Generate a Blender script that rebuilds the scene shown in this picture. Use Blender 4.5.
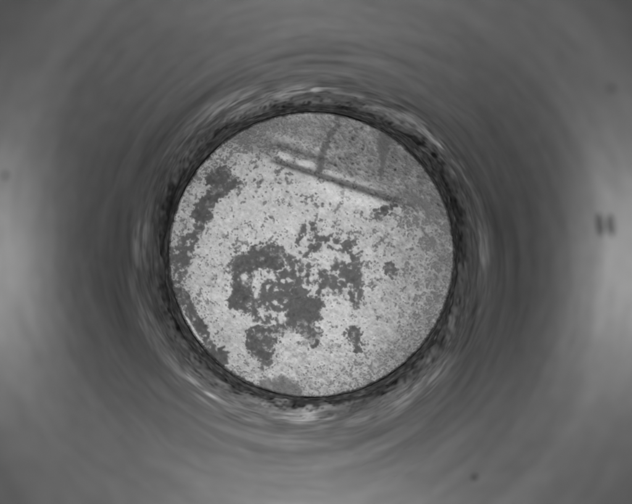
import bpy, math
import numpy as np

# ------------------------------------------------------------------ basics
MM = 0.001                      # everything below is thought in millimetres
ZD = 40.0                       # lens stands 40 mm above the round face
RPX = 142.5                     # radius of the round face in photograph pixels
S = 4.0 / RPX                   # mm per photograph pixel on that face (8 mm face)
CX, CY = 311.5, 254.7           # centre of the round face in the photograph

sc = bpy.context.scene
for o in list(bpy.data.objects):
    bpy.data.objects.remove(o)

# ------------------------------------------------------------------ camera
cam_d = bpy.data.cameras.new('camera')
cam = bpy.data.objects.new('camera', cam_d)
sc.collection.objects.link(cam)
cam.location = (0, 0, ZD * MM)
cam.rotation_euler = (0, 0, 0)
cam_d.sensor_width = 6.4
cam_d.lens = 6.4 * ZD / (2 * 316 * S)
cam_d.shift_x = (316 - CX) / 632
cam_d.shift_y = -(252 - CY) / 632
cam_d.clip_start = 0.0005
cam_d.clip_end = 5
cam_d.dof.use_dof = True
cam_d.dof.focus_distance = (ZD + 1.3) * MM
cam_d.dof.aperture_fstop = cam_d.lens / 0.58
sc.camera = cam

# ------------------------------------------------------------------ light
w = bpy.data.worlds.new('World')
sc.world = w
w.use_nodes = True
bg = w.node_tree.nodes['Background']
bg.inputs[0].default_value = (1, 1, 1, 1)
bg.inputs[1].default_value = 0.06


def area(name, loc, target, size, power, size_y=None, spread=180):
    d = bpy.data.lights.new(name, 'AREA')
    d.shape = 'DISK' if size_y is None else 'ELLIPSE'
    d.size = size * MM
    if size_y:
        d.size_y = size_y * MM
    d.energy = power
    d.spread = math.radians(spread)
    d.color = (1, 1, 1)
    o = bpy.data.objects.new(name, d)
    sc.collection.objects.link(o)
    o.location = [c * MM for c in loc]
    v = np.array(target, float) - np.array(loc, float)
    from mathutils import Vector
    o.rotation_euler = Vector(v).to_track_quat('-Z', 'Y').to_euler()
    return o


area('coaxial_lamp', (0.6, -0.8, 47), (0, 0, 0), 11, 0.0057)
area('ring_lamp', (-17, 0.8, 29.5), (5.8, 0, 12.2), 6, 0.00040, 6, 33)
area('ring_lamp', (17, 0.5, 29.5), (-5.8, 0, 12.2), 6, 0.00040, 6, 33)
area('ring_lamp', (0.5, 9.5, 37), (0, -5.3, 9), 3, 0.00056, 3, 36)
area('ring_lamp', (0, -9.5, 37), (0, 5.3, 9), 3, 0.00034, 3, 36)

sc.view_settings.view_transform = 'Standard'
sc.view_settings.look = 'None'
sc.view_settings.gamma = 1
sc.view_settings.use_curve_mapping = False
sc.view_settings.exposure = 0.0
sc.render.engine = 'CYCLES'
sc.cycles.max_bounces = 6
sc.cycles.diffuse_bounces = 4

# ------------------------------------------------------------------ noise


def smooth(a, b, x):
    t = np.clip((x - a) / (b - a), 0, 1)
    return t * t * (3 - 2 * t)


def vnoise(x, y, seed, per=None):
    """value noise in 0..1; per = period in x (in cells) for wrapping"""
    rng = np.random.RandomState(seed)
    n = 256
    tab = rng.rand(n, n)
    xi = np.floor(x).astype(int)
    yi = np.floor(y).astype(int)
    fx = x - xi
    fy = y - yi
    fx = fx * fx * fx * (fx * (fx * 6 - 15) + 10)
    fy = fy * fy * fy * (fy * (fy * 6 - 15) + 10)
    if per:
        x0, x1 = xi % per, (xi + 1) % per
    else:
        x0, x1 = xi, xi + 1
    x0, x1, y0, y1 = x0 % n, x1 % n, yi % n, (yi + 1) % n
    return ((tab[x0, y0] * (1 - fx) + tab[x1, y0] * fx) * (1 - fy)
            + (tab[x0, y1] * (1 - fx) + tab[x1, y1] * fx) * fy)


def fbm(x, y, scale, seed, octaves=3, gain=0.55):
    v = 0
    a = 1.0
    t = 0
    for k in range(octaves):
        c, s = math.cos(0.6 + k), math.sin(0.6 + k)
        v = v + a * vnoise((c * x + s * y) / scale + 91.3 * k, (-s * x + c * y) / scale + 37.7 * k, seed + k)
        t += a
        a *= gain
        scale *= 0.5
    return v / t


def poly_sd(px, py, pts):
    """signed distance to polygon, negative inside"""
    d = np.full(px.shape, 1e9)
    ins = np.zeros(px.shape, bool)
    n = len(pts)
    for i in range(n):
        ax, ay = pts[i]
        bx, by = pts[(i + 1) % n]
        ex, ey = bx - ax, by - ay
        t = np.clip(((px - ax) * ex + (py - ay) * ey) / (ex * ex + ey * ey + 1e-9), 0, 1)
        d = np.minimum(d, np.hypot(px - ax - t * ex, py - ay - t * ey))
        c = ((ay > py) != (by > py))
        if by != ay:
            ins ^= c & (px < (bx - ax) * (py - ay) / (by - ay) + ax)
    return np.where(ins, -d, d)


def line_d(px, py, pts):
    d = np.full(px.shape, 1e9)
    for (ax, ay), (bx, by) in zip(pts[:-1], pts[1:]):
        ex, ey = bx - ax, by - ay
        t = np.clip(((px - ax) * ex + (py - ay) * ey) / (ex * ex + ey * ey), 0, 1)
        d = np.minimum(d, np.hypot(px - ax - t * ex, py - ay - t * ey))
    return d


# ------------------------------------------------------------------ materials


def material(name, rough, metallic, bump_scale, bump_strength, bump_dist, rough_var=0.1, var=.14):
    """base colour from the surface's own tone attribute, fine grain and relief from noise nodes"""
    m = bpy.data.materials.new(name)
    m.use_nodes = True
    nt = m.node_tree
    b = nt.nodes['Principled BSDF']
    at = nt.nodes.new('ShaderNodeAttribute')
    at.attribute_name = 'tone'
    tc = nt.nodes.new('ShaderNodeTexCoord')
    nz = nt.nodes.new('ShaderNodeTexNoise')
    nz.inputs['Scale'].default_value = bump_scale
    nz.inputs['Detail'].default_value = 3
    nt.links.new(tc.outputs['Object'], nz.inputs['Vector'])
    mr = nt.nodes.new('ShaderNodeMapRange')
    mr.inputs['From Min'].default_value = 0.25
    mr.inputs['From Max'].default_value = 0.75
    mr.inputs['To Min'].default_value = 1 - var
    mr.inputs['To Max'].default_value = 1 + var
    nt.links.new(nz.outputs['Fac'], mr.inputs['Value'])
    mul = nt.nodes.new('ShaderNodeVectorMath')
    mul.operation = 'SCALE'
    nt.links.new(at.outputs['Color'], mul.inputs[0])
    nt.links.new(mr.outputs['Result'], mul.inputs['Scale'])
    nt.links.new(mul.outputs['Vector'], b.inputs['Base Color'])
    rr = nt.nodes.new('ShaderNodeMapRange')
    rr.inputs['To Min'].default_value = rough - rough_var
    rr.inputs['To Max'].default_value = rough + rough_var
    nt.links.new(nz.outputs['Fac'], rr.inputs['Value'])
    nt.links.new(rr.outputs['Result'], b.inputs['Roughness'])
    b.inputs['Metallic'].default_value = metallic
    bp = nt.nodes.new('ShaderNodeBump')
    bp.inputs['Strength'].default_value = bump_strength
    bp.inputs['Distance'].default_value = bump_dist * MM
    nt.links.new(nz.outputs['Fac'], bp.inputs['Height'])
    nt.links.new(bp.outputs['Normal'], b.inputs['Normal'])
    return m


ANISO, ANISO_ROT, WALL_METAL = 0.9, 0.25, 0.9
M_FACE = material('ground_metal_face', 0.62, 0.35, 14000, 0.35, 0.02)
M_PATCH = material('dark_oxide_film', 0.7, 0.0, 12000, 0.25, 0.02)
M_WALL = material('bored_steel_wall', 0.52, WALL_METAL, 2500, 0.03, 0.03, .04, .05)
nt_ = M_WALL.node_tree                              # turned metal: marks run round the bore
b_ = nt_.nodes['Principled BSDF']
b_.inputs['Anisotropic'].default_value = ANISO
b_.inputs['Anisotropic Rotation'].default_value = ANISO_ROT
tg_ = nt_.nodes.new('ShaderNodeTangent')
tg_.direction_type = 'RADIAL'
tg_.axis = 'Z'
nt_.links.new(tg_.outputs[0], b_.inputs['Tangent'])
M_GAP_SHADE = material('shade_toned_groove', 0.88, 0.0, 9000, 0.5, 0.03)  # dark tone stands in for the shade inside the gap
M_FLECK = material('dark_lens_dust', 0.8, 0.0, 4000, 0.3, 0.02)  # for optics dust that is built as wall flecks


def mesh_obj(name, verts, faces, tone, mat, parent=None, smooth_shade=True):
    me = bpy.data.meshes.new(name)
    verts = np.asarray(verts, np.float32) * MM
    faces = np.asarray(faces, np.int32)
    k = faces.shape[1]
    me.vertices.add(len(verts))
    me.vertices.foreach_set('co', verts.ravel())
    me.loops.add(faces.size)
    me.loops.foreach_set('vertex_index', faces.ravel())
    me.polygons.add(len(faces))
    me.polygons.foreach_set('loop_start', np.arange(0, faces.size, k, dtype=np.int32))
    me.polygons.foreach_set('use_smooth', np.full(len(faces), smooth_shade))
    me.update(calc_edges=True)
    a = me.attributes.new('tone', 'FLOAT_COLOR', 'POINT')
    t = np.broadcast_to(np.asarray(tone, np.float32), (len(verts),))
    a.data.foreach_set('color', np.stack([t, t, t, np.ones_like(t)], 1).astype(np.float32).ravel())
    me.materials.append(mat)
    me.validate()
    o = bpy.data.objects.new(name, me)
    sc.collection.objects.link(o)
    if parent:
        o.parent = parent
    return o


def empty(name, loc, label, cat, group=None):
    o = bpy.data.objects.new(name, None)
    o.empty_display_size = 0.002
    o.location = [c * MM for c in loc]
    sc.collection.objects.link(o)
    o['label'] = label
    o['category'] = cat
    if group:
        o['group'] = group
    return o


# ------------------------------------------------------------------ the bored block
block = empty('bored_block', (0, 0, 0), 'dark grey metal block with a deep round bore and streaked turned walls', 'metal block')

NT = 900
WALL_TONE = 0.105
th = np.linspace(0, 2 * math.pi, NT, endpoint=False)
# wall profile: photograph radius (px) and height above the face (mm)
PROF = np.array([(147.2, 0.0), (158, 0.45), (165, 0.95), (178, 2.0), (200, 4.2), (240, 8.0), (280, 11.0), (320, 13.6),
                 (360, 15.8), (404, 17.8), (455, 19.6)])
hp = PROF[:, 1]
rp = PROF[:, 0] * S * (1 - hp / ZD)
hs = np.concatenate([np.linspace(0, 3, 130, endpoint=False), np.linspace(3, 19.6, 230)])
rs = np.interp(hs, hp, rp)
for _ in range(3):                                   # soften the profile's corners
    rs[1:-1] = (rs[:-2] + 2 * rs[1:-1] + rs[2:]) / 4
T, H = np.meshgrid(th, hs, indexing='ij')
# photograph angle: image y runs down, so world y = -(image y)
u = T / (2 * math.pi)
Rw = np.broadcast_to(rs, T.shape).copy()


def wrap_noise(nu, hscale, seed, skew=0.0):
    return vnoise((u + skew * H / 20) * nu, H / hscale + 11.0, seed, per=nu)


low = smooth(2.2, 0.1, H)                            # torn zone at the foot of the bore
foot = 4.5 * S * (1 - np.cos(4 * T)) / 2 * smooth(2.0, 0.0, H)
torn = (wrap_noise(30, 0.45, 5, .5) - .5) * 0.06 + (wrap_noise(80, 0.22, 6, .4) - .5) * 0.035 + (wrap_noise(190, 0.10, 7, .3) - .5) * 0.030
turn = ((wrap_noise(24, 0.5, 8, .8) - .5) * 0.016 + (wrap_noise(44, 0.24, 9, .8) - .5) * 0.007) * (.2 + .8 * smooth(7, 2.5, H))
waves = (wrap_noise(6, 4.5, 10, .1) - .5) * 0.06
Rw = Rw + foot + torn * low + (turn + waves) * smooth(0.3, 2.5, H)
st = (0.40 * wrap_noise(18, 1.1, 21, .9) + 0.35 * wrap_noise(34, 0.5, 22, .8) + 0.25 * wrap_noise(60, 0.24, 23, .7))
blot = .6 * wrap_noise(7, 5.0, 24, .2) + .4 * wrap_noise(14, 3.0, 27, .3)
hair = .5 * wrap_noise(90, .13, 38, 1.2) + .5 * wrap_noise(150, .08, 39, 1.0)
tone_w = WALL_TONE * (1 + (hair - .5) * (.12 + .8 * smooth(4, .6, H))) * (1 + (st - .5) * (.34 + .62 * smooth(8, 2.5, H))) * (0.88 + 0.24 * blot)
# rubbed, brighter places just above the foot: (angle, half width, height, half height, strength)
SCUFFS = [(40, 17, 1.15, .55, 1.15), (122, 14, 1.4, .8, 1.0), (92, 13, .75, .35, 1.1), (234, 15, 1.7, .7, .95), (270, 13, .8, .45, .7),
          (309, 13, 1.6, .7, .6), (176, 9, 1.4, .5, .7), (2, 10, 1.2, .5, .6), (66, 10, .8, .4, .6), (200, 12, 2.2, .8, .4)]
scuff = np.zeros(T.shape)
warp = (wrap_noise(26, .6, 28, .5) - .5) * .7
for a_, wa, h_, wh, k_ in SCUFFS:
    da = (np.degrees(T) - a_ + 180) % 360 - 180
    scuff = scuff + k_ * np.exp(-(da / wa) ** 2 - ((H + warp - h_) / wh) ** 2)
scuff = scuff * (.15 + 1.6 * smooth(.3, .7, .5 * wrap_noise(40, .5, 25, .9) + .5 * wrap_noise(100, .16, 29, .5)))
tone_w = tone_w * (1 + 1.15 * scuff)
foot_shade = smooth(0.30, -.03, H + (wrap_noise(50, .3, 26, .8) - .5) * .6 + (wrap_noise(160, .1, 36, .3) - .5) * .3)  # shade of the gap painted onto the wall's foot
tone_w = tone_w * (1 - foot_shade) + (.016 + .06 * wrap_noise(150, .09, 37, .5) * wrap_noise(70, .2, 40, .5)) * foot_shade
tone_w = np.clip(tone_w, .012, .8)


def revolve_faces(nt, nh, flip=False):
    i = np.arange(nt)[:, None]
    j = np.arange(nh - 1)[None, :]
    a = i * nh + j
    b = ((i + 1) % nt) * nh + j
    f = np.stack([a, a + 1, b + 1, b], -1).reshape(-1, 4)
    return f[:, ::-1] if flip else f


V = np.stack([Rw * np.cos(T), Rw * np.sin(T), H], -1).reshape(-1, 3)
mesh_obj('bore_wall', V, revolve_faces(NT, len(hs)), tone_w.ravel(), M_WALL, block)

# groove round the foot of the bore, its shade painted as dark tone
foot_r = Rw[:, 0]
ng = 26
q = np.linspace(0, 1, ng)
GR = np.empty((NT, ng))
GH = np.empty((NT, ng))
for k, t in enumerate(q):
    GR[:, k] = foot_r + 0.003 - (foot_r + .003 - 3.85) * t
    GH[:, k] = -.30 * math.sin(t * math.pi / 2) ** .8
uu = np.broadcast_to(u[:, :1], GR.shape)
GH += (vnoise(uu * 150, GR * 14, 31, per=150) - .5) * .06 * (q > .1)
TG = np.broadcast_to(th[:, None], GR.shape)
V = np.stack([GR * np.cos(TG), GR * np.sin(TG), GH], -1).reshape(-1, 3)
tg = .02 + .11 * (.5 * vnoise(uu * 160, GR * 26, 33, per=160) + .5 * vnoise(uu * 254, GR * 45, 34, per=254)) ** 2
o = mesh_obj('foot_groove', V, revolve_faces(NT, ng, True), tg.ravel(), M_GAP_SHADE, block)
o['label'] = 'dark groove round the foot of the bore, its shade painted in'

# rounded mouth, top face and outside of the block
NB = 128
tb = np.linspace(0, 2 * math.pi, NB, endpoint=False)
sq = 15.0 / np.maximum(np.abs(np.cos(tb)), np.abs(np.sin(tb)))
prof = [(rs[-1] + .02, 19.5, 0), (rs[-1] + .12, 20.0, 0), (rs[-1] + .35, 20.35, 0), (rs[-1] + .7, 20.5, 0), (0.97, 20.5, 1), (1.0, 20.1, 1), (1.0, -6, 1), (0.0, -6, 1)]
V = []
for k in range(NB):
    for r, h, m in prof:
        rr = r * sq[k] if m else r
        V.append((rr * math.cos(tb[k]), rr * math.sin(tb[k]), h))
mesh_obj('block_body', V, revolve_faces(NB, len(prof)), 0.30, M_WALL, block, False)

# ------------------------------------------------------------------ the round face at the bottom
N = 700
L = 146.0
g = np.linspace(-L, L, N)
GX, GY = np.meshgrid(g, g, indexing='ij')
rad = np.hypot(GX, GY)
ang = np.arctan2(GY, GX)
edge = RPX + .8 + 2.4 * (vnoise((ang / (2 * math.pi) + .5) * 40, ang * 0, 41, per=40) - .5)
k = np.minimum(1, edge / np.maximum(rad, 1e-6))
QX, QY = GX * k, GY * k                               # points outside are pulled onto the rim
rad = np.hypot(QX, QY)
X, Y = QX + CX, QY + CY                               # photograph coordinates, used to lay the marks out

n_big = fbm(X, Y, 26, 51)
n_mid = fbm(X, Y, 9, 52)
n_sm = fbm(X, Y, 4.5, 53)


def blurred(a, n, r):
    """n box blurs of half width r"""
    for _ in range(n):
        for ax in (0, 1):
            c = np.zeros_like(a)
            for d_ in range(-r, r + 1):
                c = c + np.roll(a, d_, ax)
            a = c / (2 * r + 1)
    return a


def speckle(seed, n, r):
    a = blurred(np.random.RandomState(seed).randn(N, N), n, r)
    return a / a.std()


g1 = speckle(54, 2, 1)                                # grain about 1.5 photograph pixels across
g2 = speckle(55, 3, 2)
g3 = speckle(56, 3, 5)
n_fine = .5 + .11 * (.75 * g2 + .5 * g1 + .35 * g3)

SOLID, MOTTLED, FAINT = 0, 1, 2
PATCHES = [
    (SOLID, [(217.6, 167.5), (224.5, 165.5), (229.5, 169.4), (233.5, 176.4), (242.4, 183.3), (238.4, 187.3), (230.5, 189.3),
             (224.5, 194.2), (218, 200), (213, 205), (212, 217), (205, 223), (201, 231), (196, 228), (197, 220), (193, 214),
             (196, 205), (204, 199), (208, 194), (211.6, 187.3), (207.7, 180.4), (207.7, 174.4), (212.6, 169.4)]),
    (MOTTLED, [(182, 235), (189, 232), (200, 233), (199, 238), (195, 243), (192, 252), (190, 260), (188, 268), (184, 276), (180, 284),
               (174, 280), (172, 262), (171, 250), (178, 246)]),
    (SOLID, [(172, 282), (181, 284), (187, 294), (191, 300), (195, 310), (201, 318), (205, 326), (208, 336), (211, 343), (219, 348),
             (226.5, 353.5), (226.5, 359.5), (223.5, 365.5), (214.6, 361.5), (204.7, 347.6), (198.7, 335.7), (190.8, 321.8),
             (184, 310), (178, 300)]),
    (FAINT, [(260, 380.7), (268, 378.7), (276, 379.7), (281.7, 376.7), (289.7, 379.7), (296.6, 382.7), (301.6, 388.6),
             (302.6, 395.6), (280, 397.5), (258, 388.6)]),
    (SOLID, [(233.5, 257.5), (244.4, 253.6), (252.3, 247.6), (259.2, 245.6), (265, 246.5), (273, 243.7), (281, 247.6),
             (285, 251.6), (284, 259.5), (283, 265.5), (275, 269), (267, 267.5), (258.3, 268.5), (252.3, 277.4), (251.3, 289.3),
             (252.3, 300), (253.3, 310), (246.3, 312), (238.4, 309), (230.5, 306), (228.5, 300), (233.5, 289.3), (233.5, 277.4),
             (229.5, 267.5)]),
    (SOLID, [(246.3, 331.7), (252.3, 328.8), (260, 328), (268, 330), (277, 333), (272, 340), (273, 350), (270, 358),
             (262, 359.5), (254.3, 357.5), (248.3, 350.6), (245.4, 342.7)]),
    (MOTTLED, [(260, 361), (270, 357), (275, 362), (268, 369), (262, 370)]),
    (SOLID, [(291, 300), (319, 299), (324, 305), (315, 311), (321, 317), (314, 324), (322, 333), (318, 343.7), (312.6, 345.6), (307.7, 340.7),
             (302.7, 333.7), (294.8, 330.8), (286.8, 331.7), (279.9, 337.7), (274, 345), (268, 340), (272, 330), (279, 325.8),
             (285, 323.8), (287, 316), (291, 310)]),
    (MOTTLED, [(285, 256), (297, 260), (303, 268), (310, 264), (320, 272), (332, 267), (336, 262), (345, 262), (360, 262),
               (362, 285), (360, 297), (350, 299), (340, 294), (326, 288), (322, 302), (318, 306), (318, 316), (300, 318), (288, 318),
               (272, 328), (260, 326), (253, 315), (252, 295), (258, 284), (262, 276), (268, 272), (280, 270), (288, 268)]),
    (MOTTLED, [(303, 226), (313, 224), (319, 234), (326, 239), (323, 252), (312, 255), (301, 252), (296, 246), (301, 238)]),
    (MOTTLED, [(328, 240), (332, 236), (338, 240), (338, 252), (331, 254), (327, 248)]),
    (MOTTLED, [(341, 244), (347, 239), (354, 243), (359, 250), (358, 262), (346, 262), (342, 253)]),
    (SOLID, [(347.3, 330.8), (352.3, 328.8), (359.2, 328.8), (360.2, 335.7), (362.2, 345.6), (359.2, 351.6), (354.3, 350.6),
             (352.3, 342.7), (349.3, 337.7)]),
    (MOTTLED, [(351, 299), (361, 299), (362, 306), (355, 308)]),
    (SOLID, [(384.8, 266.5), (389.8, 262.5), (395.8, 270.4), (391.8, 277.4), (385.8, 272.4)]),
    (SOLID, [(373, 211), (380, 209), (387, 206), (395, 204), (391, 209), (385, 213), (376, 215)]),
    (FAINT, [(446, 203), (453, 205), (458, 216), (457, 230), (451, 225), (447, 214)]),
    (FAINT, [(380, 134), (386, 131), (391, 138), (389, 150), (386, 160), (384, 174), (379, 173), (380, 160), (377, 148)]),
    (FAINT, [(336, 112), (341, 114), (339, 125), (332, 136), (329, 146), (325, 160), (323, 172), (316, 172), (317, 160), (320, 148),
             (326, 137), (334, 124)]),
]
# islands of clean metal left inside the patches
ISLANDS = [[(316, 253), (325, 250), (333, 254), (331, 263), (325, 269), (318, 268), (311, 262)],
           [(324, 289), (332, 290), (336, 296), (333, 303), (325, 302)],
           [(279, 313), (285, 312), (287, 319), (281, 323), (277, 320)],
           [(254, 272), (266, 270), (268, 277), (262, 284), (260, 298), (255, 298), (252, 286)],
           [(240, 276), (246, 272), (248, 282), (243, 286)]]

isl = np.zeros(X.shape)
for pts in ISLANDS:
    isl = np.maximum(isl, smooth(1.5, -1.5, poly_sd(X, Y, pts) + 5 * (n_sm - .5) + 4 * (n_fine - .5)))

masks = []
for kind, pts in PATCHES:
    sd = poly_sd(X, Y, pts)
    if kind == SOLID:
        e = sd - .8 + 6 * (n_sm - .5) + 12 * (n_fine - .5)
        m = smooth(1.0, -1.0, e)
        m = m * (1 - .9 * smooth(.585, .70, n_fine + .5 * (n_mid - .5) + .5 * (n_sm - .5)) * smooth(-16, -1, sd))
        m = np.maximum(m * (1 - isl), smooth(1.05, 1.7, .8 * g2 + .5 * g3 + .3 * g1 - .22 * np.maximum(sd - 1, 0)) * (sd > -1))
    elif kind == MOTTLED:
        e = sd - 2.5 + 12 * (n_mid - .5) + 6 * (n_sm - .5)
        m = smooth(1.5, -1.5, e) * smooth(.42, .53, .40 * n_sm + .22 * n_mid + .38 * n_fine + .035 * smooth(2, -8, sd))
        m = m * (1 - .9 * isl)
    else:
        e = sd + 6 * (n_sm - .5) + 3 * (n_fine - .5)
        m = smooth(2.0, -2.0, e) * (0.62 + .38 * smooth(.35, .6, n_fine)) * (1 if pts[0][1] > 200 else smooth(.22, .46, .6 * n_fine + .4 * n_sm))
    masks.append(m)
dark = np.zeros(X.shape)
for (kind, _), m in zip(PATCHES, masks):
    dark = np.maximum(dark, m * (0.92 if kind == FAINT else 1.0))

dark = .8 * dark + .2 * blurred(dark, 3, 3)

# scored band across the upper face; its lit and shaded slopes painted in
d_line = (Y - (161.5 + .328 * (X - 277))) * .95       # <0 on the rim side of the score
along = (X - 277) * .95 + (Y - 161.5) * .31
upper = smooth(2, -6, d_line)
sa = smooth(70, 150, along)
seg = smooth(14 * sa, -14 - 8 * sa, d_line + 10 * sa * (n_mid - .5)) * np.maximum(smooth(-5, 55, along), .6 * smooth(-10, -24, d_line) * smooth(-80, 20, along))                  # coarse grey segment
segL = smooth(6, -10, d_line) * (1 - seg)
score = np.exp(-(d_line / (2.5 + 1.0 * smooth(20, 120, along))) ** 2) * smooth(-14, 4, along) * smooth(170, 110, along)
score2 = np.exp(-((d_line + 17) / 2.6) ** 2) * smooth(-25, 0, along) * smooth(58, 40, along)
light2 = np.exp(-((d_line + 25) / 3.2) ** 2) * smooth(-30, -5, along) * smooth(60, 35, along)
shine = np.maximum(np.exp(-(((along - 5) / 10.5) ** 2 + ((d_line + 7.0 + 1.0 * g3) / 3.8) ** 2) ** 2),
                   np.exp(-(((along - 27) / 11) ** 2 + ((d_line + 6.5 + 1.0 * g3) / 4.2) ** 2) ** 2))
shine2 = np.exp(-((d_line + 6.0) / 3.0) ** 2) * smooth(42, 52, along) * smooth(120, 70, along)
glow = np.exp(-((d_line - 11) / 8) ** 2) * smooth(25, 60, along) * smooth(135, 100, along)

# density of the fine dark pitting
rimd = smooth(95, 142, rad)
right = smooth(330, 440, X)
lowr = smooth(320, 395, Y) * smooth(265, 320, X)
lowl = np.exp(-(np.hypot((X - 241) / 20, (Y - 373) / 12)) ** 2)
upl = smooth(110, 138, rad) * smooth(215, 165, Y) * smooth(300, 250, X)
mid_ = np.exp(-(np.hypot((X - 288) / 16, (Y - 238) / 10)) ** 2) + .8 * np.exp(-(np.hypot((X - 345) / 25, (Y - 232) / 16)) ** 2)
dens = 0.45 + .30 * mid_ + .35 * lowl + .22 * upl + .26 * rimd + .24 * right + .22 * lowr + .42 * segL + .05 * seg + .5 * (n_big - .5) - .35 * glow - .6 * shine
dens += .28 * smooth(.5, .66, n_mid) * right
dens += .30 * smooth(.48, .62, n_mid) * smooth(340, 270, Y)
spots = smooth(.57, .66, n_sm * .5 + n_mid * .3 + n_fine * .2) * smooth(40, 10, np.hypot((X - 285) / 1.6, (Y - 200) / 1.1) - 18)
spots = np.maximum(spots, smooth(.58, .67, n_sm * .5 + n_mid * .3 + n_fine * .2) * .8 * smooth(1.0, .6, rad / 130) * (1 - upper))
pv = .80 * g1 + .50 * g2 + .30 * g3                    # about unit spread
pit = smooth(-.55, 1.05, pv - 1.75 + 2.5 * (dens - .35))
pit = pit * (.88 - .16 * seg)

base = 0.51 - .15 * right - .05 * lowr - .04 * smooth(300, 400, Y) + .12 * (n_big - .5) + .06 * (n_mid - .5)
base = base - .08 * rimd
base = base * (1 - seg) + (.245 + .10 * (n_big - .5)) * seg
base = base * (1 - .46 * segL)
top_sliver = smooth(118, 134, rad) * smooth(124, 112, Y)
base = base + .06 * top_sliver
grain = .10 * (.6 * g1 + .8 * g2) + .45 * (fbm((X * .8 + Y * .6) * .6, (Y * .8 - X * .6) * 1.3, 2.5, 61, 2, .6) - .5)
base = base * (1 + (.75 + 1.2 * seg + (.7 * right + .6 * lowr + .4 * rimd) * (1 - seg)) * grain)
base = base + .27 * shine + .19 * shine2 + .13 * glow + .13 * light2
tone = base * (1 - pit) + .13 * pit
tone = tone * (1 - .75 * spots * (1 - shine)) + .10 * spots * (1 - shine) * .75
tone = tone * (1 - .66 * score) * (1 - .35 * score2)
tone = tone * (1 - dark) + (.09 + .13 * (n_fine - .5) + .06 * (n_mid - .5)) * dark
# clean metal showing along the rim beside the long dark strip
sliver = smooth(1.6, .5, line_d(X, Y, [(187, 318), (193, 329), (202, 342)]) + 1.2 * (n_fine - .5))
tone = tone * (1 - sliver) + .60 * sliver
# shade of the groove painted softly over the rim
rim_shade = smooth(RPX - .2 - 5 * smooth(.5, .8, n_mid), RPX + 1.2, rad + 2 * (n_fine - .5))
tone = tone * (1 - .8 * rim_shade) + .05 * .8 * rim_shade
tone = np.clip(.35 * tone + .65 * blurred(tone, 1, 1), .03, .9)

# relief in mm
Z = .010 * (n_fine - .5) + .022 * grain * (.25 + seg) - .012 * pit
Z = Z - .045 * score - .02 * score2 + .012 * shine
Z = Z + .03 * (n_big - .5)
Z = Z - .10 * smooth(RPX - 2.5, RPX + 1.5, rad) ** 2

idx = np.arange(N * N).reshape(N, N)
fa = np.stack([idx[:-1, :-1], idx[:-1, 1:], idx[1:, 1:], idx[1:, :-1]], -1).reshape(-1, 4)
fx = (GX[:-1, :-1] + GX[1:, 1:]) / 2
fy = (GY[:-1, :-1] + GY[1:, 1:]) / 2
keep = (np.hypot(fx, fy) < RPX + 1.9).ravel()
PV = np.stack([QX * S, -QY * S, Z], -1).reshape(-1, 3)
tone_f = tone.ravel()


def compact(faces):
    used, inv = np.unique(faces, return_inverse=True)
    return used, inv.reshape(faces.shape)


plug = empty('round_plug', (0, 0, -1.4), 'pale round metal plug face mottled with dark patches at the bore bottom', 'metal plug')
OFF = np.array([0, 0, 1.4])
f = fa[keep]
used, ff = compact(f)
mesh_obj('end_face', PV[used] + OFF, ff, tone_f[used], M_FACE, plug)

# side of the plug, going down into the groove
ns = 360
ts = np.linspace(0, 2 * math.pi, ns, endpoint=False)
V = []
for t in ts:
    for r, h in ((4.03, -.115), (4.035, -.2), (4.03, -.6), (4.0, -1.4)):
        V.append((r * math.cos(t), r * math.sin(t), h + 1.4))
mesh_obj('plug_side', V, revolve_faces(ns, 4, True), .12, M_FACE, plug)

# each dark patch is a thin crust standing proud of the face
CRUST = .010
fm = np.zeros(len(fa), int)
for (kind, _), m in zip(PATCHES, masks):
    mc = (m[:-1, :-1] + m[1:, 1:] + m[:-1, 1:] + m[1:, :-1]).ravel() / 4
    sel = keep & (mc > .5) & (fm == 0)
    fm[sel] = 1
    f = fa[sel]
    if len(f) == 0:
        continue
    used, ff = compact(f)
    n = len(used)
    top = PV[used] + OFF + np.array([0, 0, CRUST])
    e = np.concatenate([ff[:, [0, 1]], ff[:, [1, 2]], ff[:, [2, 3]], ff[:, [3, 0]]])
    key = np.sort(e, 1)
    _, first, cnt = np.unique(key[:, 0].astype(np.int64) * n + key[:, 1], return_index=True, return_counts=True)
    be = e[first[cnt == 1]]
    bv, bi = np.unique(be, return_inverse=True)
    bi = bi.reshape(be.shape)
    low_v = top[bv] - np.array([0, 0, CRUST + .004])
    skirt = np.stack([be[:, 1], be[:, 0], n + bi[:, 0], n + bi[:, 1]], 1)
    tn = np.concatenate([tone_f[used], tone_f[used][bv]])
    mesh_obj('oxide_patch', np.concatenate([top, low_v]), np.concatenate([ff, skirt]), tn, M_PATCH, plug)

# ------------------------------------------------------------------ dust marks of the optics, modelled as flecks on the wall


def wall_point(px, py):
    """where the sight line through a photograph pixel meets the bore wall"""
    dx, dy = px - CX, CY - py
    p = math.hypot(dx, dy)
    h = np.interp(p, PROF[:, 0], PROF[:, 1])
    r = np.interp(h, hs, rs)
    return math.atan2(dy, dx), h, r


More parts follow.
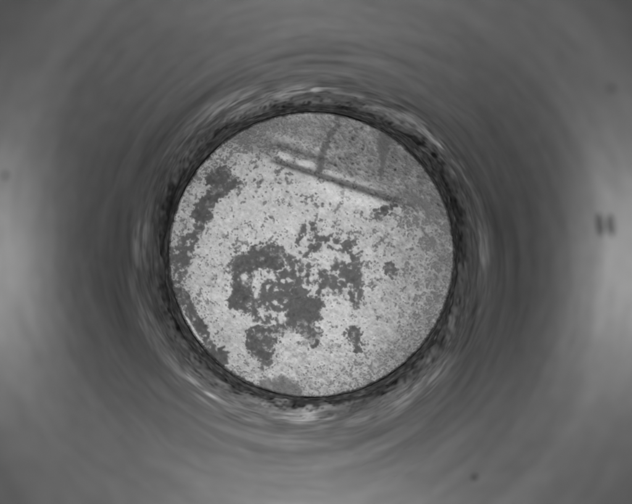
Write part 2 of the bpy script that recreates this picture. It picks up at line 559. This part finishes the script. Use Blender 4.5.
def fleck(px, py, wpx, hpx, label, group=None, seed=0, tone=.03):
    t, h, r = wall_point(px, py)
    sc_ = S * (1 - h / ZD)
    a, b = wpx * sc_ / 2, hpx * sc_ / 2
    rg = np.random.RandomState(seed)
    # local axes: tangent, along the wall, inward normal
    tan = np.array([-math.sin(t), math.cos(t), 0])
    rad_ = np.array([math.cos(t), math.sin(t), 0])
    dr = (np.interp(h + .2, hs, rs) - np.interp(h - .2, hs, rs)) / .4
    up = np.array([dr * math.cos(t), dr * math.sin(t), 1.0])
    # foreshortening: the length along the wall that shows wpx wide
    up /= np.linalg.norm(up)
    nrm = np.cross(tan, up)
    if np.dot(nrm, rad_) > 0:
        nrm = -nrm
    kf = 1.0 / max(.12, r / (ZD - h) * up[2] + dr * up[2])
    nseg, nring = 14, 5
    V, F = [], []
    wob = 1 + .25 * (rg.rand(nseg) - .5)
    for i in range(nring):
        c = i / (nring - 1)
        for j in range(nseg):
            q_ = 2 * math.pi * j / nseg
            s_ = math.cos(c * math.pi / 2) * wob[j]
            V.append(tan * b * s_ * math.cos(q_) + up * a * kf * s_ * math.sin(q_) + nrm * (.10 * math.sin(c * math.pi / 2) - .05))
    for i in range(nring - 1):
        for j in range(nseg):
            F.append((i * nseg + j, i * nseg + (j + 1) % nseg, (i + 1) * nseg + (j + 1) % nseg, (i + 1) * nseg + j))
    o = mesh_obj('lens_dust_fleck', V, F, tone, M_FLECK)
    o.location = np.array([r * math.cos(t), r * math.sin(t), h]) * MM
    o['label'] = label
    o['category'] = 'fleck'
    if group:
        o['group'] = group
    return o


PAIR = 'dark upright lens-dust mark modelled on the bore wall, one of a close side-by-side pair'
fleck(600.8, 225, 7, 26, PAIR, 'pair of lens-dust marks', 1)
fleck(611.3, 225, 7, 26, PAIR, 'pair of lens-dust marks', 2)
LONE_DUST = 'tiny dark lens-dust mark modelled alone on the bore wall'
for k, (px, py) in enumerate(((5, 175), (612, 88), (475, 478))):
    fleck(px, py, 7, 8, LONE_DUST, 'lone lens-dust marks', 3 + k)
